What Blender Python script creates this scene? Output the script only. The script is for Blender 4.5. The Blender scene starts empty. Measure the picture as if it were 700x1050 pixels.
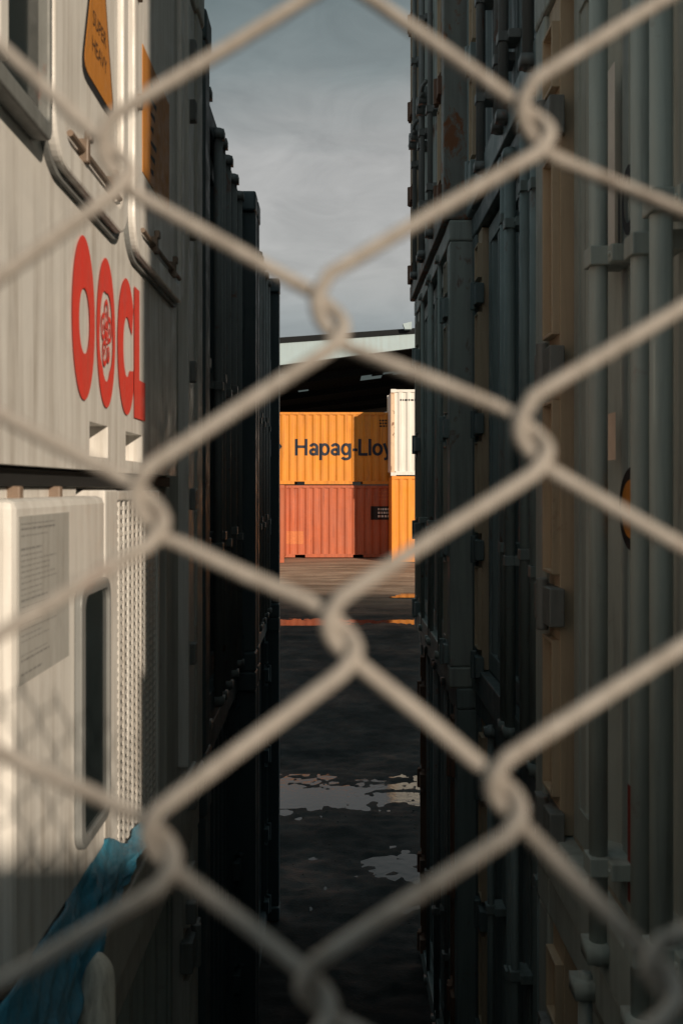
import bpy, bmesh, math, random
from mathutils import Vector, noise as mnoise
R = math.radians
random.seed(11)
scene = bpy.context.scene
COL = scene.collection
H = 3.7                       # eye height above the yard
F = 1020.0                    # focal length in photo pixels (700 wide)
VX, VY = 344.0, 500.0         # vanishing point of the aisle

# ------------------------------------------------------------------ helpers
def LP(px, py, w):            # a point measured on the left face plane x = -w
    y = w * F / (VX - px)
    return y, H - (py - VY) / F * y
def RP(px, py, w):            # the same on the right face plane x = +w
    y = w * F / (px - VX)
    return y, H - (py - VY) / F * y

class MB:
    def __init__(s, o=(0, 0, 0)):
        s.bm = bmesh.new(); s.o = Vector(o)
    def v(s, p): return s.bm.verts.new(Vector(p) - s.o)
    def box(s, x0, x1, y0, y1, z0, z1):
        c = [s.v((x, y, z)) for x in (x0, x1) for y in (y0, y1) for z in (z0, z1)]
        for f in ((0, 1, 3, 2), (4, 6, 7, 5), (0, 4, 5, 1), (2, 3, 7, 6), (0, 2, 6, 4), (1, 5, 7, 3)):
            s.bm.faces.new([c[i] for i in f])
        return s
    def prism(s, pts, fn, t0, t1):          # 2D outline pts, fn(a, b, t) -> point
        A = [s.v(fn(a, b, t0)) for a, b in pts]; B = [s.v(fn(a, b, t1)) for a, b in pts]
        n = len(pts)
        s.bm.faces.new(A); s.bm.faces.new(B[::-1])
        for i in range(n): s.bm.faces.new([A[i], B[i], B[(i + 1) % n], A[(i + 1) % n]])
        return s
    def ring(s, po, pi, fn, t0, t1):        # outline with a hole (same point count)
        n = len(po)
        a = [s.v(fn(*p, t0)) for p in po]; b = [s.v(fn(*p, t1)) for p in po]
        c = [s.v(fn(*p, t0)) for p in pi]; d = [s.v(fn(*p, t1)) for p in pi]
        for i in range(n):
            j = (i + 1) % n
            for q in ((a[i], b[i], b[j], a[j]), (c[i], c[j], d[j], d[i]), (b[i], d[i], d[j], b[j]), (a[i], a[j], c[j], c[i])):
                s.bm.faces.new(q)
        return s
    def tube(s, pts, r, n=10, cap=True):
        rings = []
        for i, p in enumerate(pts):
            p = Vector(p)
            t = (Vector(pts[min(i + 1, len(pts) - 1)]) - Vector(pts[max(i - 1, 0)])).normalized()
            up = Vector((1, 0, 0)) if abs(t.x) < .9 else Vector((0, 1, 0))
            a = t.cross(up).normalized(); b = t.cross(a)
            rr = r[i] if isinstance(r, (list, tuple)) else r
            rings.append([s.v(p + (a * math.cos(2 * math.pi * k / n) + b * math.sin(2 * math.pi * k / n)) * rr) for k in range(n)])
        for i in range(len(rings) - 1):
            for k in range(n):
                s.bm.faces.new([rings[i][k], rings[i][(k + 1) % n], rings[i + 1][(k + 1) % n], rings[i + 1][k]])
        if cap:
            s.bm.faces.new(rings[0][::-1]); s.bm.faces.new(rings[-1])
        return s
    def cyl(s, p0, p1, r, n=12): return s.tube([p0, p1], r, n)
    def grid(s, fn, us, vs):
        g = [[s.v(fn(u, v)) for v in vs] for u in us]
        for i in range(len(us) - 1):
            for j in range(len(vs) - 1):
                s.bm.faces.new([g[i][j], g[i + 1][j], g[i + 1][j + 1], g[i][j + 1]])
        return s
    def mesh(s, name, smooth=False):
        bmesh.ops.recalc_face_normals(s.bm, faces=s.bm.faces[:])
        m = bpy.data.meshes.new(name); s.bm.to_mesh(m); s.bm.free()
        if smooth:
            for p in m.polygons: p.use_smooth = True
        m.materials.append(None)
        return m
    def build(s, name, mat, parent=None, bevel=0.0, smooth=False):
        return link(name, s.mesh(name, smooth), mat, parent, bevel)

def link(name, mesh, mat, parent=None, bevel=0.0, loc=None):
    o = bpy.data.objects.new(name, mesh); COL.objects.link(o)
    if parent: o.parent = parent
    if loc: o.location = loc
    if mat:
        if not mesh.materials: mesh.materials.append(None)
        o.material_slots[0].link = 'OBJECT'; o.material_slots[0].material = mat
    if bevel:
        b = o.modifiers.new('bevel', 'BEVEL'); b.width = bevel; b.segments = 2; b.limit_method = 'ANGLE'
    return o
def tag(o, label=None, cat=None, group=None, kind=None):
    if label: o['label'] = label
    if cat: o['category'] = cat
    if group: o['group'] = group
    if kind: o['kind'] = kind
    return o
def empty(name, loc, rz=0.0):
    o = bpy.data.objects.new(name, None); COL.objects.link(o)
    o.location = loc; o.rotation_euler = (0, 0, rz); o.empty_display_size = .2
    return o
def rrect(a0, a1, b0, b1, r, n=12):
    pts = []
    for cx, cy, s in ((a1 - r, b1 - r, 0), (a0 + r, b1 - r, 90), (a0 + r, b0 + r, 180), (a1 - r, b0 + r, 270)):
        for k in range(n + 1):
            t = R(s + 90 * k / n); pts.append((cx + r * math.cos(t), cy + r * math.sin(t)))
    return pts
def ellipse(cx, cy, rx, ry, n=40):
    return [(cx + rx * math.cos(2 * math.pi * k / n), cy + ry * math.sin(2 * math.pi * k / n)) for k in range(n)]
def text_mesh(body, size=1.0, sx=1.0, bold=0.0, extrude=0.0, align='LEFT', spacing=1.0):
    c = bpy.data.curves.new('t', 'FONT'); c.body = body; c.size = size; c.offset = bold; c.extrude = extrude
    c.align_x = align; c.space_character = spacing; c.resolution_u = 4
    o = bpy.data.objects.new('t', c); COL.objects.link(o)
    dg = bpy.context.evaluated_depsgraph_get()
    m = bpy.data.meshes.new_from_object(o.evaluated_get(dg))
    bpy.data.objects.remove(o); bpy.data.curves.remove(c)
    for v in m.vertices: v.co.x *= sx
    m.materials.clear(); m.materials.append(None)
    return m
def map_mesh(m, fn):
    for v in m.vertices: v.co = Vector(fn(v.co.x, v.co.y, v.co.z))
    m.update(); return m

# ------------------------------------------------------------------ materials
def nodes(name):
    m = bpy.data.materials.new(name); m.use_nodes = True
    nt = m.node_tree; return m, nt, nt.nodes, nt.links, nt.nodes['Principled BSDF']
def paint(name, col, rough=.55, dirt=.5, dirt_col=(.055, .045, .035), rust=.25, rust_col=(.16, .05, .02), fade=.25, scale=1.0, bump=.25, metallic=0.0):
    m, nt, N, L, bs = nodes(name)
    tc = N.new('ShaderNodeTexCoord'); oi = N.new('ShaderNodeObjectInfo')
    off = N.new('ShaderNodeVectorMath'); off.operation = 'MULTIPLY_ADD'
    cb = N.new('ShaderNodeCombineXYZ')
    mu = N.new('ShaderNodeMath'); mu.operation = 'MULTIPLY'; mu.inputs[1].default_value = 37.0
    L.new(oi.outputs['Random'], mu.inputs[0])
    for k in range(3): L.new(mu.outputs[0], cb.inputs[k])
    off.inputs[1].default_value = (1, 1, 1)
    L.new(tc.outputs['Object'], off.inputs[0]); L.new(cb.outputs[0], off.inputs[2])
    def nz(sc, det, vec_scale=(1, 1, 1), dist=0.0):
        mp = N.new('ShaderNodeMapping'); mp.inputs['Scale'].default_value = vec_scale
        L.new(off.outputs[0], mp.inputs[0])
        t = N.new('ShaderNodeTexNoise'); t.inputs['Scale'].default_value = sc; t.inputs['Detail'].default_value = det
        t.inputs['Roughness'].default_value = .65; t.inputs['Distortion'].default_value = dist
        L.new(mp.outputs[0], t.inputs['Vector']); return t.outputs['Fac']
    def ramp(f, a, b, v0=0.0, v1=1.0):
        r = N.new('ShaderNodeMapRange'); r.inputs[1].default_value = a; r.inputs[2].default_value = b
        r.inputs[3].default_value = v0; r.inputs[4].default_value = v1
        L.new(f, r.inputs[0]); return r.outputs[0]
    def mix(f, a, b):
        x = N.new('ShaderNodeMix'); x.data_type = 'RGBA'
        if isinstance(f, float): x.inputs[0].default_value = f
        else: L.new(f, x.inputs[0])
        for i, q in ((6, a), (7, b)):
            if isinstance(q, tuple): x.inputs[i].default_value = (*q, 1)
            else: L.new(q, x.inputs[i])
        return x.outputs[2]
    base = mix(ramp(nz(2.2 * scale, 4), .35, .7, 0, fade), col, tuple(min(1, c * .55 + .12) for c in col))
    streak = nz(3.0 * scale, 5, (6, 6, .35), .4)
    blot = nz(1.6 * scale, 6)
    d = N.new('ShaderNodeMath'); d.operation = 'MULTIPLY'
    L.new(ramp(streak, .42, .75), d.inputs[0]); L.new(ramp(blot, .3, .65, .25, 1.0), d.inputs[1])
    dd = N.new('ShaderNodeMath'); dd.operation = 'MULTIPLY'; dd.inputs[1].default_value = dirt; L.new(d.outputs[0], dd.inputs[0])
    c1 = mix(dd.outputs[0], base, dirt_col)
    rn = nz(7.0 * scale, 8, (1, 1, .6), .6)
    rf = ramp(rn, .68 - .2 * rust, .76 - .2 * rust, 0, min(1, rust * 2.2))
    c2 = mix(rf, c1, rust_col)
    L.new(c2, bs.inputs['Base Color'])
    L.new(ramp(nz(9 * scale, 5), .3, .75, rough - .12, min(.95, rough + .25)), bs.inputs['Roughness'])
    bs.inputs['Metallic'].default_value = metallic
    bp = N.new('ShaderNodeBump'); bp.inputs['Strength'].default_value = bump; bp.inputs['Distance'].default_value = .004
    L.new(nz(22 * scale, 6), bp.inputs['Height']); L.new(bp.outputs[0], bs.inputs['Normal'])
    return m
def plain(name, col, rough=.6, spec=.5, metallic=0.0):
    m, nt, N, L, bs = nodes(name)
    bs.inputs['Base Color'].default_value = (*col, 1); bs.inputs['Roughness'].default_value = rough
    bs.inputs['Specular IOR Level'].default_value = spec; bs.inputs['Metallic'].default_value = metallic
    tc = N.new('ShaderNodeTexCoord'); t = N.new('ShaderNodeTexNoise'); t.inputs['Scale'].default_value = 14; t.inputs['Detail'].default_value = 5
    L.new(tc.outputs['Object'], t.inputs['Vector'])
    mr = N.new('ShaderNodeMapRange'); mr.inputs[3].default_value = .72; mr.inputs[4].default_value = 1.2
    L.new(t.outputs['Fac'], mr.inputs[0])
    x = N.new('ShaderNodeVectorMath'); x.operation = 'SCALE'; x.inputs[0].default_value = col
    L.new(mr.outputs[0], x.inputs['Scale']); L.new(x.outputs[0], bs.inputs['Base Color'])
    return m

M = {}
M['reefer'] = paint('reefer_white', (.70, .69, .665), .45, .72, (.22, .17, .12), .06, fade=.12, scale=1.6, bump=.12)
M['reefer_frame'] = paint('reefer_frame_grey', (.50, .49, .45), .5, .6, (.14, .12, .09), .14, fade=.2, scale=1.5)
M['clip'] = paint('clip_brown', (.20, .14, .10), .5, .6, rust=.5)
M['black'] = plain('gap_black', (.018, .019, .02), .7, .3)
M['darkglass'] = plain('dark_glass', (.02, .028, .03), .12, .6)
M['greyplastic'] = paint('grey_plastic', (.19, .20, .20), .5, .5, rust=0.0)
M['red'] = paint('logo_red', (.76, .05, .03), .5, .5, (.35, .12, .08), .02, fade=.05, scale=2)
M['warn'] = paint('warning_amber', (.52, .20, .022), .5, .45, (.12, .07, .03), .05, fade=.1, scale=3)
M['ink'] = plain('ink', (.02, .02, .022), .6, .3)
M['paper'] = paint('label_sheet', (.40, .40, .385), .6, .55, (.20, .18, .15), 0.0, fade=.1, scale=2.5)
M['tarp'] = paint('blue_tarp', (.035, .27, .43), .42, .6, (.10, .13, .14), 0.0, fade=.9, scale=5, bump=.8)
M['sack'] = paint('white_sack', (.74, .69, .60), .8, .8, (.12, .08, .05), 0.0, fade=.2, scale=5)
M['navy'] = paint('navy_paint', (.055, .085, .095), .5, .5, (.02, .022, .022), .04, fade=.08)
M['navy2'] = paint('slate_paint', (.026, .034, .036), .5, .5, (.02, .02, .018), .22, fade=.08)
M['beige'] = paint('beige_paint', (.40, .36, .29), .55, .55, (.07, .06, .045), .22, fade=.2, scale=1.3)
M['greybeige'] = paint('grey_beige_paint', (.37, .41, .385), .55, .6, (.05, .045, .035), .2, fade=.2, scale=1.3)
M['rodgrey'] = paint('rod_grey_green_paint', (.36, .41, .39), .55, .6, (.05, .05, .04), .2, fade=.2, scale=1.5)
M['tan'] = paint('tan_paint', (.50, .39, .27), .55, .5, (.14, .10, .06), .22, fade=.12, scale=1.6)
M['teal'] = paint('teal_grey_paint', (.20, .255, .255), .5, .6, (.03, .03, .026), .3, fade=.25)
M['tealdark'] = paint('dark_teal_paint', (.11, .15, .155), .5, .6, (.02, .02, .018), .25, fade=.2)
M['sage'] = paint('grey_green_paint', (.32, .36, .335), .55, .65, (.035, .032, .026), .36, fade=.3)
M['rusty'] = paint('rusty_steel', (.16, .075, .04), .75, .6, rust=.55)
M['rustpost'] = paint('rust_flaked_post', (.20, .215, .20), .6, .6, (.05, .04, .03), .75, (.20, .075, .028), scale=1.2)
M['galv'] = paint('weathered_galvanised', (.30, .30, .285), .5, .55, (.10, .09, .075), .22, metallic=.2, scale=1.8)
M['galvdark'] = paint('dull_steel', (.17, .18, .175), .5, .6, (.03, .03, .028), .35, scale=1.8)
M['orange'] = paint('orange_paint', (.72, .27, .022), .55, .75, (.30, .09, .02), .17, fade=.18, scale=.6)
M['amber'] = paint('amber_paint', (.80, .29, .022), .55, .7, (.36, .10, .015), .14, fade=.15, scale=.6)
M['brick'] = paint('brick_red_paint', (.49, .122, .048), .6, .85, (.20, .055, .035), .20, fade=.22, scale=.6)
M['white'] = paint('white_paint', (.74, .73, .69), .5, .35, (.30, .22, .15), .10, fade=.1, scale=.9)
M['navyink'] = plain('navy_lettering', (.022, .03, .05), .6, .3)
M['pale'] = plain('pale_marking', (.78, .62, .50), .7, .3)
M['fadedmark'] = plain('faded_marking', (.56, .19, .075), .7, .3)
M['whiteink'] = plain('white_marking', (.70, .68, .64), .6, .3)
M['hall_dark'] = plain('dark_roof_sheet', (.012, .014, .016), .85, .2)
M['fascia'] = paint('pale_fascia', (.36, .47, .52), .6, .3, (.25, .24, .22), .02, scale=.3)
M['concrete'] = paint('concrete', (.17, .165, .155), .85, .5, (.12, .11, .10), 0.0, scale=.6)

def wire_mat():
    m = paint('fence_wire_zinc', (.34, .31, .28), .5, .75, (.12, .095, .07), .30, fade=.3, scale=11, bump=.35, metallic=.0)
    return m
M['wire'] = wire_mat()

# ------------------------------------------------------------------ ground
def sstep(a, b, x):
    t = max(0, min(1, (x - a) / (b - a))); return t * t * (3 - 2 * t)
def base_z(y):
    if y < 13.6: return 0.0
    if y < 21.3: return .70 * (y - 13.6) / 7.7
    if y < 24.0: return .70
    if y < 32.0: return .70 + .50 * (y - 24.0) / 8.0
    return 1.20
def ground_z(x, y):
    z = base_z(y)
    if abs(x) < 6 and 3 < y < 34:
        n = mnoise.noise(Vector((x * .55, y * 1.1, 0))) * .022 + mnoise.noise(Vector((x * 1.9, y * 3.1, 5))) * .016 + mnoise.noise(Vector((x * 6, y * 7, 9))) * .018 + mnoise.noise(Vector((x * 15, y * 9, 3))) * .013
        rut = mnoise.noise(Vector((x * .12, y * 2.6, 21))) * .016 * sstep(14, 18, y)
        z += (n * (1.0 if y < 14 else .55) + rut) * sstep(34, 31, y)
        # shallow dips that hold water
        z -= .045 * sstep(21.55, 22.1, y) * sstep(23.5, 22.8, y)
        z -= .055 * sstep(26.0, 26.5, y) * sstep(27.6, 27.0, y) * sstep(1.5, 1.9, x)
        z -= .031 * math.exp(-((y - 11.95) / .75) ** 2)
        z -= .022 * math.exp(-((y - 9.8) / .6) ** 2 - ((x - .62) / .35) ** 2)
        z += .016 * math.exp(-((y - 11.0) / .45) ** 2)
    return z
def axis(dense0, dense1, step, far):
    a = [dense0]
    while a[-1] < dense1: a.append(a[-1] + step)
    s = step
    while a[-1] < far[1]: s *= 1.35; a.append(a[-1] + s)
    s = step; b = dense0
    while b > far[0]: s *= 1.35; b -= s; a.insert(0, b)
    return a
xs = axis(-2.2, 3.2, .06, (-500, 500))
ys = [-300, -60, -20, -5, 0, 2, 4]
y = 5.0
while y < 35: ys.append(y); y += .05 if y < 15 else .07
ys += [36, 38, 42, 50, 70, 110, 200, 400, 700]
m = MB(); m.grid(lambda u, v: (u, v, ground_z(u, v)), xs, ys)
gm, nt, N, L, bs = nodes('yard_ground')
tc = N.new('ShaderNodeTexCoord')
def gnz(sc, det, vs=(1, 1, 1)):
    mp = N.new('ShaderNodeMapping'); mp.inputs['Scale'].default_value = vs; L.new(tc.outputs['Object'], mp.inputs[0])
    t = N.new('ShaderNodeTexNoise'); t.inputs['Scale'].default_value = sc; t.inputs['Detail'].default_value = det; t.inputs['Roughness'].default_value = .65
    L.new(mp.outputs[0], t.inputs['Vector']); return t.outputs['Fac']
def gramp(f, a, b, v0=0., v1=1.):
    r = N.new('ShaderNodeMapRange'); r.inputs[1].default_value = a; r.inputs[2].default_value = b; r.inputs[3].default_value = v0; r.inputs[4].default_value = v1
    L.new(f, r.inputs[0]); return r.outputs[0]
def gmix(f, a, b):
    x = N.new('ShaderNodeMix'); x.data_type = 'RGBA'; L.new(f, x.inputs[0])
    for i, q in ((6, a), (7, b)):
        if isinstance(q, tuple): x.inputs[i].default_value = (*q, 1)
        else: L.new(q, x.inputs[i])
    return x.outputs[2]
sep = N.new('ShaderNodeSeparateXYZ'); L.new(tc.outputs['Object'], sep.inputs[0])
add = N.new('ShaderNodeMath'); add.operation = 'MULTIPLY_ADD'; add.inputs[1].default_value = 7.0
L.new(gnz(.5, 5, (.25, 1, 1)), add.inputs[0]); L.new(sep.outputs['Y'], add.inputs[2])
lit_dusty = gramp(add.outputs[0], 27.5, 32.5)  # far yard turns to paler dust, sunlit brightness put into its colour
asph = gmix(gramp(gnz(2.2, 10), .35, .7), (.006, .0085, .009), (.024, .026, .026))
lit_dust = gmix(gramp(gnz(2.0, 8, (.25, 1.3, 1)), .35, .68), (.15, .095, .065), (.42, .30, .22))
L.new(gmix(lit_dusty, asph, lit_dust), bs.inputs['Base Color'])
wet = gramp(gnz(.9, 8), .34, .60, .6, 1.0)
bs.inputs['Specular IOR Level'].default_value = .22
rr = N.new('ShaderNodeMix'); rr.data_type = 'FLOAT'; L.new(lit_dusty, rr.inputs[0]); L.new(wet, rr.inputs[2]); rr.inputs[3].default_value = .85
L.new(rr.outputs[0], bs.inputs['Roughness'])
bp = N.new('ShaderNodeBump'); bp.inputs['Strength'].default_value = .6; bp.inputs['Distance'].default_value = .012
L.new(gnz(28, 8), bp.inputs['Height']); L.new(bp.outputs[0], bs.inputs['Normal'])
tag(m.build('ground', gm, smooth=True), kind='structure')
def water(nm, rough, bump):
  wm, nt, N, L, bs = nodes(nm)
  bs.inputs['Base Color'].default_value = (.010, .014, .014, 1); bs.inputs['Roughness'].default_value = rough; bs.inputs['IOR'].default_value = 1.33
  tc = N.new('ShaderNodeTexCoord'); t = N.new('ShaderNodeTexNoise'); t.inputs['Scale'].default_value = 9; t.inputs['Detail'].default_value = 4
  L.new(tc.outputs['Object'], t.inputs['Vector'])
  bp = N.new('ShaderNodeBump'); bp.inputs['Strength'].default_value = bump; bp.inputs['Distance'].default_value = .012
  L.new(t.outputs['Fac'], bp.inputs['Height']); L.new(bp.outputs[0], bs.inputs['Normal'])
  return wm
W1, W2 = water('muddy_water', .07, .12), water('puddle_water', .12, .2)
for x0, x1, y0, y1, z, wm in ((-2.4, 3.0, 8.6, 12.9, -.015, W1), (-4, 4, 21.9, 23.2, .664, W2), (1.4, 4.5, 25.9, 27.7, .838, W2)):
    m = MB(); m.grid(lambda u, v: (u, v, z), [x0, x1], [y0, y1])
    tag(m.build('puddle', wm), kind='structure')
# embankment the photographer stands on, behind the fence
m = MB(); m.box(-30, 30, -25, .33, 0.01, 2.02)
tag(m.build('embankment', M['concrete'], bevel=.02), kind='structure')
wl = MB(); wl.box(-6, 16, -2.05, -1.80, 2.01, 4.315); wl.box(-6.1, 16.1, -2.08, -1.77, 4.316, 4.37)  # unseen wall, added so its shadow falls across the lower fence
tag(wl.build('added_shade_wall', M['concrete'], bevel=.01), 'unseen concrete wall added behind the photographer to shade the lower fence', 'wall')
# rubble along the foot of the right-hand stack
m = MB()
for i in range(420):
    yy = random.uniform(8.4, 13.2); xx = random.gauss(1.05, .20) if random.random() < .8 else random.uniform(-.5, 1.2)
    r = random.uniform(.003, .011) * (1.8 if random.random() < .08 else 1)
    q = bmesh.ops.create_icosphere(m.bm, subdivisions=1, radius=r)['verts']
    c = Vector((xx, yy, ground_z(xx, yy) + r * .1))
    sx_, sy2 = random.uniform(.8, 2.0), random.uniform(.8, 1.5)
    for v in q: v.co = Vector((v.co.x * sx_ * random.uniform(.8, 1.2), v.co.y * sy2, v.co.z * .6 * random.uniform(.7, 1.3))) + c
tag(m.build('rubble', plain('rubble_grey', (.035, .033, .03), .9)), kind='stuff')

# ------------------------------------------------------------------ containers
W = 2.438
def corr(t, pitch=.278, depth=.036):      # trapezoid corrugation: 0 on the crest, depth in the groove
    q = (t / pitch) % 1.0
    if q < .27: return 0.0
    if q < .5: return depth * (q - .27) / .23
    if q < .77: return depth
    return depth * (1 - (q - .77) / .23)
def corr_breaks(a, b, pitch=.278):
    out = [a]; k = math.floor(a / pitch)
    while k * pitch < b:
        for q in (0, .27, .5, .77):
            t = (k + q) * pitch
            if a + 1e-4 < t < b - 1e-4: out.append(t)
        k += 1
    return out + [b]
CACHE = {}
def cached(key, fn):
    if key not in CACHE: CACHE[key] = fn()
    return CACHE[key]
def side_mesh(L, Hc, yf, sgn):
    m = MB(); bx = corr_breaks(.13, L - .13)
    A = [m.v((x, yf + sgn * (.012 + corr(x)), .15)) for x in bx]; B = [m.v((x, yf + sgn * (.012 + corr(x)), Hc - .10)) for x in bx]
    for i in range(len(bx) - 1): m.bm.faces.new([A[i], A[i + 1], B[i + 1], B[i]])
    return m.mesh('side_wall')
def shell_mesh(L, Hc, door):
    m = MB()
    m.box(.05, L - .02, .09, W - .09, .12, .16)                      # floor
    m.box(.05, L - .02, .03, W - .03, Hc - .06, Hc - .012)           # roof
    m.box(L - .06, L - .02, .1, W - .1, .15, Hc - .06)               # far end wall
    if not door: m.box(.02, .06, .1, W - .1, .15, Hc - .06)
    return m.mesh('shell')
def casting_mesh():
    m = MB(); m.box(0, .178, 0, .162, 0, .118); return m.mesh('corner_casting')
def rail_mesh(L, y0, y1, z0, z1, pockets=False):
    m = MB()
    if pockets:
        c = L / 2; cuts = [(.17, c - 1.025 - .18), (c - 1.025 + .18, c + 1.025 - .18), (c + 1.025 + .18, L - .17)]
        for a, b in cuts: m.box(a, b, y0, y1, z0, z1)
        for s in (-1, 1): m.box(c + s * 1.025 - .18, c + s * 1.025 + .18, y0, y1, z1 - .025, z1)
    else: m.box(.17, L - .17, y0, y1, z0, z1)
    return m.mesh('rail')

def common(root, L, Hc, mb, mf, pockets=False, front_posts=True, rail_mat=None, po=0.0):
    rail_mat = rail_mat or mf
    link('shell', cached(('shell', L, Hc, not front_posts), lambda: shell_mesh(L, Hc, not front_posts)), mb, root)
    link('side_wall', cached(('s0', L, Hc), lambda: side_mesh(L, Hc, 0, 1)), mb, root)
    link('side_wall', cached(('s1', L, Hc), lambda: side_mesh(L, Hc, W, -1)), mb, root)
    for nm, y0, y1, z0, z1, p in (('bottom_rail', .004, .07, .03, .15, pockets), ('bottom_rail', W - .07, W - .004, .03, .15, pockets),
                                  ('top_rail', .002, .06, Hc - .10, Hc - .03, False), ('top_rail', W - .06, W - .002, Hc - .10, Hc - .03, False)):
        link(nm, cached((nm, L, Hc, y0, p), lambda: rail_mesh(L, y0, y1, z0, z1, p)), rail_mat, root)
    for x0 in ([0, L - .13] if front_posts else [L - .13]):
        for y0 in (0, W - .13):
            link('corner_post', cached(('post', L, Hc, x0, y0), lambda: MB().box(x0, x0 + .13, y0, y0 + .13, .118, Hc - .118).mesh('corner_post')), mf, root, .006)
    cm = cached('cast', casting_mesh)
    for x0 in (-.004 - po, L - .174):
        for y0 in (-.004, W - .158):
            for z0 in (0, Hc - .118): link('corner_casting', cm, mf, root, .012, (x0, y0, z0))

RODS = (.62, 1.163, 1.275, 1.82)
HINGES = (.12, .73, 1.39, 2.07)
def door_mesh(u0, u1, Hc, d):
    m = MB(); us = [u0]; prof = [0.0]
    n = 4; wdt = (u1 - u0 - .16) / n
    for k in range(n):
        a = u0 + .08 + k * wdt
        for q, dd in ((.12, 0), (.26, .03), (.74, .03), (.88, 0)): us.append(a + q * wdt); prof.append(dd)
    us.append(u1); prof.append(0)
    z0, z1 = .19, Hc - .15
    A = [m.v((d + p, u, z0)) for u, p in zip(us, prof)]; B = [m.v((d + p, u, z1)) for u, p in zip(us, prof)]
    for i in range(len(us) - 1): m.bm.faces.new([A[i], A[i + 1], B[i + 1], B[i]])
    # a raised frame round the panel, its face 6 mm proud
    m.box(d - .006, d + .04, u0, u0 + .05, z0 - .02, z1 + .02); m.box(d - .006, d + .04, u1 - .05, u1, z0 - .02, z1 + .02)
    m.box(d - .006, d + .04, u0 + .05, u1 - .05, z0 - .02, z0 + .07); m.box(d - .006, d + .04, u0 + .05, u1 - .05, z1 - .07, z1 + .02)
    return m.mesh('door')
def rod_mesh(Hc, r):
    m = MB(); m.cyl((-.035, 0, .05), (-.035, 0, Hc - .05), r, 14)
    for z in (.06, Hc - .10): m.box(-.066, -.005, -.034, .034, z, z + .04)     # cams
    return m.mesh('locking_rod', True)
def bracket_mesh():
    m = MB(); m.box(-.061, -.012, -.030, .030, 0, .042); m.box(-.022, .03, -.058, .058, .002, .040)
    m.cyl((-.026, -.044, .02), (-.016, -.044, .02), .007, 8); m.cyl((-.026, .044, .02), (-.016, .044, .02), .007, 8)
    return m.mesh('rod_bracket')
def handle_mesh(s):
    m = MB(); m.tube([(-.06, 0, 1.02), (-.075, s * .06, 1.01), (-.075, s * .38, .99), (-.07, s * .44, .985)], .013, 8)
    m.box(-.09, -.02, s * .36 - .03, s * .36 + .03, .95, 1.05)
    return m.mesh('door_handle', True)
def hinge_mesh(y0, y1):
    m = MB(); m.box(-.022, .02, y0, y1, 0, .105); m.cyl((-.02, (y0 + y1) / 2, -.02), (-.02, (y0 + y1) / 2, .125), .018, 10)
    return m.mesh('hinge')
def door_container(label, loc, side, Hc=2.591, L=6.058, mats=None, rods=RODS, post_out=0.0, rod_r=.017, group='stacked containers along the aisle', name='shipping_container', hinges=HINGES, handles=True, brackets=(.34, .82, 1.58, 2.23), rod_x=.02):
    """side 'R': door end faces -X; side 'L': faces +X. loc = aisle-side near corner (x, y, z)."""
    mb, mf, md, mr, mh, ms = [M[k] for k in mats]       # body, frame, door, rod, hinge, hinge strip
    x, y0, z = loc
    root = empty(name, (x, y0, z)) if side == 'R' else empty(name, (x, y0 + W, z), math.pi)
    tag(root, label, 'shipping container', group)
    common(root, L, Hc, mb, mf, front_posts=False, po=post_out)
    po = post_out
    for u0 in (0, W - .125):
        link('corner_post', cached(('fpost', Hc, u0, po), lambda: MB().box(-po, .14, u0, u0 + .125, .119, Hc - .119).mesh('corner_post')), mf, root, .008)
    link('door_header', cached(('hd', Hc), lambda: MB().box(.0, .09, .126, W - .126, Hc - .115, Hc - .006).mesh('door_header')), mf, root, .006)
    link('door_sill', cached(('sl', Hc), lambda: MB().box(.0, .09, .126, W - .126, .006, .15).mesh('door_sill')), mf, root, .006)
    for u0, u1, key in ((.302, 1.212, 0), (1.226, W - .302, 1)):
        d = link('door', cached(('door', Hc, u0), lambda: door_mesh(u0, u1, Hc, .05)), md, root)
        hy = (.09, .30) if key == 0 else (W - .30, W - .09)
        sy = (.132, .268) if key == 0 else (W - .268, W - .132)
        # hinge-side strip of the door: flat plate with a thin lipped edge
        def strip():
            m = MB(); a, b = sy; m.box(.014, .06, a, b, .155, Hc - .12)
            hz = list(hinges) + [Hc - .16]
            for i in range(len(hz) - 1):
                za, zb = hz[i] + .14, hz[i + 1] - .04
                for c in (a + .004, b - .014): m.box(-.008, .015, c, c + .010, za, zb)
                for zc in (za, zb - .01): m.box(-.008, .015, a + .0145, b - .0145, zc, zc + .01)
            return m.mesh('hinge_strip')
        link('hinge_strip', cached(('strip', Hc, key, hinges), strip), ms, d, .002)
        hm = cached(('hinge', key), lambda: hinge_mesh(*hy))
        for hz in hinges: link('hinge', hm, mh, d, .004, (0, 0, hz))
    rm = cached(('rod', Hc, rod_r), lambda: rod_mesh(Hc, rod_r)); bm_ = cached('brk', bracket_mesh)
    for i, u in enumerate(rods):
        ro = link('locking_rod', rm, mr, root, 0, (rod_x, u, 0))
        for zb in brackets:
            link('rod_bracket', bm_, mr, ro, .006, (0, 0, zb + (.05 if i % 2 else 0)))
        if handles: link('door_handle', cached(('hnd', i % 2), lambda: handle_mesh(1 if i % 2 == 0 else -1)), mr, ro)
    return root
def side_container(label, loc, mat, frame=None, Hc=2.591, L=6.058, group=None, rail=None):
    root = tag(empty('shipping_container', loc), label, 'shipping container', group)
    common(root, L, Hc, mat, frame or mat, pockets=True, rail_mat=rail)
    return root
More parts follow.
